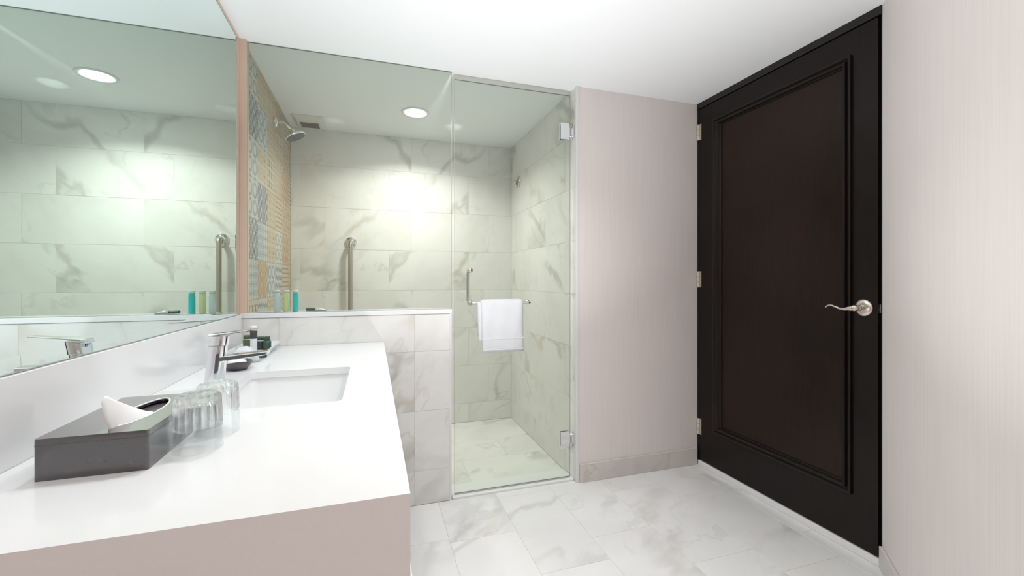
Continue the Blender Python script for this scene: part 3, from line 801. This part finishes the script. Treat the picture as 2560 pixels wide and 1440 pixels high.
# ---------------------------------------------------------------- tumblers, upside down
def tumbler(loc, label, rz):
    e = empty('tumbler', loc, label, 'glass', 'upturned tumblers on the counter', rz)
    def fl(r, z, a):
        if r < 0.028: return 0
        k = max(0, min(1, (z - 0.036) / 0.006)) * max(0, min(1, (0.0895 - z) / 0.004))
        return k * 0.0011 * (abs(math.cos(9 * a)) * 2 - 1.2)
    prof = [(0.0, 0.0915), (0.022, 0.0915), (0.026, 0.0930), (0.0300, 0.0928), (0.0335, 0.0895), (0.0345, 0.084), (0.0355, 0.065), (0.0362, 0.044), (0.0364, 0.037), (0.0370, 0.030), (0.0383, 0.002), (0.0380, 0.0004), (0.0368, 0.0004), (0.0362, 0.002), (0.0350, 0.030), (0.0342, 0.040), (0.0333, 0.060), (0.0318, 0.076), (0.028, 0.0795), (0.0, 0.0800)]
    # the flute only shapes the outer wall
    n = 108
    bm = bmesh.new(); rings = []
    for i, (r, z) in enumerate(prof):
        if r == 0: rings.append([bm.verts.new((0, 0, z))]); continue
        rings.append([bm.verts.new(((r + (fl(r, z, 2 * PI * k / n) if i < 11 else 0)) * math.cos(2 * PI * k / n), (r + (fl(r, z, 2 * PI * k / n) if i < 11 else 0)) * math.sin(2 * PI * k / n), z)) for k in range(n)])
    for A, B in zip(rings, rings[1:]):
        for i in range(n):
            j = (i + 1) % n
            if len(A) == 1: bm.faces.new((A[0], B[i], B[j]))
            elif len(B) == 1: bm.faces.new((A[i], A[j], B[0]))
            else: bm.faces.new((A[i], A[j], B[j], B[i]))
    bmesh.ops.scale(bm, vec=(1, 1, 1.05), verts=bm.verts)
    o = link('bowl', fin(bm, 'bowl'), 'tumbler', e); smooth_angle(o, 35)
    o.data.materials.append(M['tumbler_thin'])
    for p in o.data.polygons: p.material_index = 1 if p.center.z < 0.040 else 0
tumbler((-0.2955, 0.900, ZC), 'upturned clear glass tumbler nearest the camera, touching the tissue box side', 0.1)
tumbler((-0.2905, 0.984, ZC), 'upturned clear glass tumbler farther back, nearer the faucet', 0.5)

# ---------------------------------------------------------------- soap dish, soap
dish = empty('soap_dish', (-0.436, 1.665, ZC), 'dark grey boat-shaped soap dish behind the chrome faucet', 'soap dish', None, 0.35)
def boat(u, v, s=1.0): pass
bm = bmesh.new(); secs = []
for hx_, hy_, z in ((0.020, 0.034, 0.0), (0.030, 0.046, 0.002), (0.040, 0.060, 0.012), (0.046, 0.070, 0.024), (0.044, 0.068, 0.0245), (0.037, 0.056, 0.013), (0.026, 0.042, 0.006), (0.010, 0.016, 0.005)):
    secs.append([(hx_ * math.cos(2 * PI * k / 36), hy_ * math.sin(2 * PI * k / 36), z + 0.008 * (abs(math.sin(2 * PI * k / 36)) ** 3) * (z / 0.024)) for k in range(36)])
o = link('bowl', fin(loft_bm(secs), 'bowl'), 'slate', dish, None, True)
so = empty('soap_bar', (-0.436, 1.665, ZC + 0.0105), 'round white soap bar lying in the dark soap dish', 'soap', None, 0.35)
lathe('bar', [(0, 0), (0.020, 0.0), (0.027, 0.004), (0.029, 0.010), (0.027, 0.016), (0.020, 0.020), (0, 0.0215)], 'soap', so, (0, 0, 0), 40)

# ---------------------------------------------------------------- amenity tray and what is on it
TX0, TX1, TY0, TY1 = -0.528, -0.384, 1.755, 2.135
tr = empty('amenity_tray', ((TX0 + TX1) / 2, (TY0 + TY1) / 2, ZC), 'pale frosted amenity tray at the far end of the counter', 'tray')
tcx, tcy = (TX0 + TX1) / 2, (TY0 + TY1) / 2
def tl(i, r, z): return [(x - tcx, y - tcy, z) for x, y in rrect(TX0 + i, TX1 - i, TY0 + i, TY1 - i, r, 4)]
o = link('dish', fin(loft_bm([tl(0.020, 0.02, 0.0), tl(0.016, 0.02, 0.001), tl(0.003, 0.02, 0.025), tl(0.0, 0.02, 0.029), tl(0.003, 0.02, 0.030), tl(0.018, 0.02, 0.006), tl(0.024, 0.02, 0.005)]), 'dish'), 'acrylic', tr); smooth_angle(o, 40)
ZT = ZC + 0.0052
def bottle(name, loc, h, r, body, capm, label_m, label, group=None, lz=(0.25, 0.6), ch=0.18, cap_r=0.55):
    e = empty(name, loc, label, 'bottle', group)
    hb_ = h * (1 - ch)
    lathe('body', [(0, 0), (r * 0.92, 0), (r, r * 0.12), (r, hb_ * 0.86), (r * 0.9, hb_ * 0.95), (r * cap_r, hb_), (0, hb_)], body, e, (0, 0, 0), 28)
    lathe('cap', [(0, hb_), (r * cap_r * 1.05, hb_ + 0.0003), (r * cap_r * 1.05, h * 0.98), (r * cap_r * 0.9, h), (0, h)], capm, e, (0, 0, 0), 24)
    if label_m: lathe('label', [(r * 1.015, hb_ * lz[0]), (r * 1.03, hb_ * lz[0] + 0.0005), (r * 1.03, hb_ * lz[1]), (r * 1.015, hb_ * lz[1] + 0.0005)], label_m, e, (0, 0, 0), 28)
    return e
GRP = 'toiletry bottles on the amenity tray'
bottle('toiletry_bottle', (-0.452, 1.950, ZT), 0.111, 0.0125, 'cap', 'cap', 'dark_label', 'tallest slim white bottle with a charcoal label on the amenity tray', GRP, (0.62, 0.93), 0.12, 0.95)
bottle('toiletry_bottle', (-0.490, 2.010, ZT), 0.068, 0.0135, 'cap', 'olive', 'olive', 'small white bottle with olive label, nearest the mirror on the tray', GRP, (0.20, 0.95), 0.22, 0.9)
bottle('toiletry_bottle', (-0.478, 2.052, ZT), 0.058, 0.0130, 'cap', 'cap', 'olive', 'small white-capped bottle with olive label behind the tallest tray bottle', GRP, (0.10, 0.92), 0.2, 0.9)
bottle('toiletry_bottle', (-0.440, 2.010, ZT), 0.060, 0.0130, 'cap', 'green', 'dark_label', 'small bottle with charcoal label and green cap right of the tallest bottle', GRP, (0.15, 0.90), 0.22, 0.95)
bottle('toiletry_bottle', (-0.412, 1.990, ZT), 0.062, 0.0145, 'green', 'green', None, 'small all-green bottle at the room side of the amenity tray', GRP, (0.2, 0.8), 0.25, 0.7)
# rolled white washcloth on the near end of the tray
wc = empty('washcloth', (-0.456, 1.835, ZT), 'rolled white washcloth on the near end of the amenity tray', 'washcloth', None, 0.2)
bm = bmesh.new(); secs = []
for k in range(13):
    t = k / 12; y = -0.052 + 0.104 * t; rad_ = 0.0235 * (1 - 0.18 * abs(2 * t - 1) ** 4)
    secs.append([((rad_ * 1.35) * math.cos(2 * PI * q_ / 28) * (1 + 0.03 * math.sin(5 * t + q_)), y, 0.0215 + rad_ * 0.92 * math.sin(2 * PI * q_ / 28) * (1 + 0.02 * math.sin(9 * t + q_ * 2))) for q_ in range(28)])
link('roll', fin(loft_bm(secs), 'roll'), 'terry', wc, None, True)

# ---------------------------------------------------------------- on the half wall cap
LG = 'small shampoo bottles on the half wall'
bottle('shampoo_bottle', (-0.425, 2.250, ZCAP), 0.100, 0.0130, 'paleblue', 'cap', None, 'pale blue shampoo bottle on the half wall, nearest the mirror', LG, ch=0.12, cap_r=0.95)
bottle('shampoo_bottle', (-0.387, 2.252, ZCAP), 0.100, 0.0130, 'lime', 'cap', None, 'pale yellow shampoo bottle standing on the half wall between two others', LG, ch=0.12, cap_r=0.95)
bottle('shampoo_bottle', (-0.347, 2.250, ZCAP), 0.100, 0.0130, 'teal', 'cap', None, 'bright teal shampoo bottle standing on the half wall', LG, ch=0.12, cap_r=0.95)
pk = empty('lotion_tube', (-0.262, 2.252, ZCAP), 'small white and dark green lotion tube lying on the half wall', 'tube', None, 0.05)
secs = [[(x, r_ * math.cos(2 * PI * k / 20), r2 * (1 + math.sin(2 * PI * k / 20)) + 0.0002) for k in range(20)] for x, r_, r2 in ((0.0, 0.010, 0.0075), (0.02, 0.0105, 0.007), (0.038, 0.011, 0.004), (0.052, 0.0115, 0.0010))]
link('body', fin(loft_bm(secs), 'body'), 'cap', pk, None, True)
secs = [[(x, r_ * math.cos(2 * PI * k / 20), 0.0075 + r_ * 0.75 * math.sin(2 * PI * k / 20)) for k in range(20)] for x, r_ in ((-0.040, 0.0075), (-0.036, 0.0085), (-0.004, 0.0088), (0.0, 0.0085))]
link('cap', fin(loft_bm(secs), 'cap'), 'green', pk, None, True)

# ================================================================== shower fittings
gb = empty('grab_bar', (-0.1522, YB, 0.80), 'vertical brushed steel grab bar on the shower back wall', 'grab bar')
tube('bar', arc_path([(0, -0.004, 0.584), (0, -0.062, 0.584), (0, -0.062, 0.0), (0, -0.004, 0.0)], 0.034, 8), 0.0160, 'steel', gb, 24)
for z in (0.584, 0.0):
    lathe('flange', [(0, 0.0), (0.042, 0.0), (0.042, 0.004), (0.036, 0.012), (0.024, 0.018), (0.0165, 0.020), (0, 0.020)], 'chrome', gb, (0, -0.0003, z), 36, None, Matrix.Rotation(PI / 2, 4, 'X'))

sh = empty('overhead_shower', (XT, 2.826, 2.038), 'chrome round shower head on a bent arm from the patterned wall', 'shower head')
RXp = Matrix.Rotation(PI / 2, 4, 'Y')
lathe('flange', [(0, 0), (0.030, 0.0), (0.030, 0.003), (0.022, 0.010), (0.011, 0.013), (0, 0.013)], 'chrome', sh, (0.0003, 0, 0), 32, None, RXp)
tube('arm', arc_path([(0.002, 0, 0), (0.042, 0, 0.003), (0.090, 0, -0.042)], 0.022, 8), 0.0095, 'chrome', sh, 16)
hd = empty('head', (0.107, -0.004, -0.0740)); hd.parent = sh; hd.rotation_euler = (0, -math.radians(25), 0)
lathe('shell', [(0, 0.044), (0.011, 0.044), (0.014, 0.036), (0.013, 0.030), (0.020, 0.022), (0.045, 0.013), (0.0595, 0.006), (0.0615, 0.0), (0.0600, -0.004), (0.056, -0.0055), (0, -0.0055)], 'chrome', hd, (0, 0, 0), 48)
bm = lathe_bm([(0.0, -0.0075), (0.053, -0.0075), (0.055, -0.0056), (0.0, -0.0056)], 40)
link('spray_face', fin(bm, 'spray_face'), 'darksteel', hd)

hk = empty('robe_hook', (XS, 3.1346, 1.866), 'round brushed metal hook on the right marble shower wall', 'hook')
RXm = Matrix.Rotation(-PI / 2, 4, 'Y')
lathe('flange', [(0, 0), (0.043, 0), (0.043, 0.004), (0.038, 0.010), (0.020, 0.014), (0, 0.014)], 'nickel', hk, (-0.0003, 0, 0), 36, None, RXm)
lathe('knob', [(0, 0.013), (0.010, 0.013), (0.009, 0.022), (0.015, 0.026), (0.018, 0.032), (0.015, 0.038), (0, 0.040)], 'nickel', hk, (-0.0003, 0, 0), 28, None, RXm)
tube('catch', [(-0.018, 0, -0.012), (-0.024, 0, -0.036), (-0.020, 0, -0.048)], [0.004, 0.0035, 0.003], 'nickel', hk, 10)

vf = empty('exhaust_vent', (-0.405, 3.165, H), 'square beige exhaust fan cover on the shower ceiling', 'vent')
bm = bmesh.new()
S0 = [(x, y, -0.0002) for x, y in rrect(-0.095, 0.095, -0.112, 0.112, 0.010, 3)]
S1 = [(x, y, -0.006) for x, y in rrect(-0.094, 0.094, -0.111, 0.111, 0.010, 3)]
S2 = [(x, y, -0.022) for x, y in rrect(-0.070, 0.070, -0.080, 0.092, 0.008, 3)]
S3 = [(x, y, -0.022) for x, y in rrect(-0.058, 0.058, -0.028, 0.086, 0.003, 3)]
S4 = [(x, y, -0.012) for x, y in rrect(-0.056, 0.056, -0.026, 0.084, 0.003, 3)]
link('cover', fin(loft_bm([S0, S1, S2, S3, S4]), 'cover'), 'vent', vf)
link('dark_recess', fin(box_bm(-0.056, 0.056, -0.026, 0.084, -0.0135, -0.0122), 'dark_recess'), 'vent_dark', vf)
for k in range(6):
    y = -0.018 + k * 0.0185
    link('louvre', fin(box_bm(-0.056, 0.056, y - 0.0022, y + 0.0022, -0.0215, -0.0136), 'louvre'), simple('louvre_brown', (0.30, 0.25, 0.19), 0.6) if k == 0 else bpy.data.materials['louvre_brown'], vf)

# ================================================================== recessed downlights (fixture + its lamp)
M['lens'] = emit('lamp_lens', (1.0, 0.99, 0.97), 12.0)
for x, y, wt, col, dep, lab in LAMPS:
    dl = empty('downlight', (x, y, H), lab, 'ceiling light', 'recessed ceiling downlights')
    lathe('trim_ring', [(0.066, -0.0005), (0.088, -0.0005), (0.087, -0.004), (0.074, -0.006), (0.067, -0.003), (0.066, -0.0005)], 'cap', dl, (0, 0, 0), 48)
    if dep: lathe('reflector', [(0.0655, -0.003), (0.0655, 0.030), (0.058, dep + 0.02), (0.0, dep + 0.02), (0.0, dep + 0.021), (0.059, dep + 0.021), (0.0662, 0.030), (0.0662, -0.003), (0.0655, -0.003)], 'baffle', dl, (0, 0, 0), 40)
    lathe('lens', [(0, dep - 0.0045), (0.040, dep - 0.0040), (0.052 if dep else 0.0655, dep - 0.0020), (0.052 if dep else 0.0655, dep - 0.0006), (0, dep - 0.0006)], 'lens', dl, (0, 0, 0), 40)
    ld = bpy.data.lights.new('downlight_lamp', 'AREA'); ld.shape = 'DISK'; ld.size = 0.100 if dep else 0.125; ld.energy = wt; ld.color = col; ld.spread = math.radians(170 if dep else 142)
    lo_ = bpy.data.objects.new('downlight_lamp', ld); COL.objects.link(lo_); lo_.parent = dl; lo_.location = (0, 0, dep - 0.0075)

# ================================================================== added fill uplighters (opaque bowl, lamp inside facing the ceiling)
M['plaster'] = simple('white_enamel', (0.80, 0.80, 0.79), 0.5)
for x, y, z, wt, col, lab in FILL_UPLIGHTS:
    e = empty('fill_lamp', (x, y, 0), lab, 'floor lamp')
    lathe('base', [(0, 0), (0.075, 0), (0.075, 0.010), (0.02, 0.016), (0, 0.016)], 'plaster', e)
    lathe('stem', [(0, 0.015), (0.010, 0.015), (0.010, z - 0.10), (0, z - 0.10)], 'plaster', e, (0, 0, 0), 16)
    lathe('can', [(0, z - 0.105), (0.06, z - 0.10), (0.075, z - 0.08), (0.075, z + 0.015), (0.071, z + 0.015), (0.071, z - 0.015), (0, z - 0.015)], 'plaster', e)
    ld = bpy.data.lights.new('fill_uplight_lamp', 'AREA'); ld.shape = 'DISK'; ld.size = 0.13; ld.energy = wt; ld.color = col; ld.spread = math.radians(118)
    lo_ = bpy.data.objects.new('fill_uplight_lamp', ld); COL.objects.link(lo_); lo_.parent = e; lo_.location = (0, 0, z); lo_.rotation_euler = (PI, 0, 0)
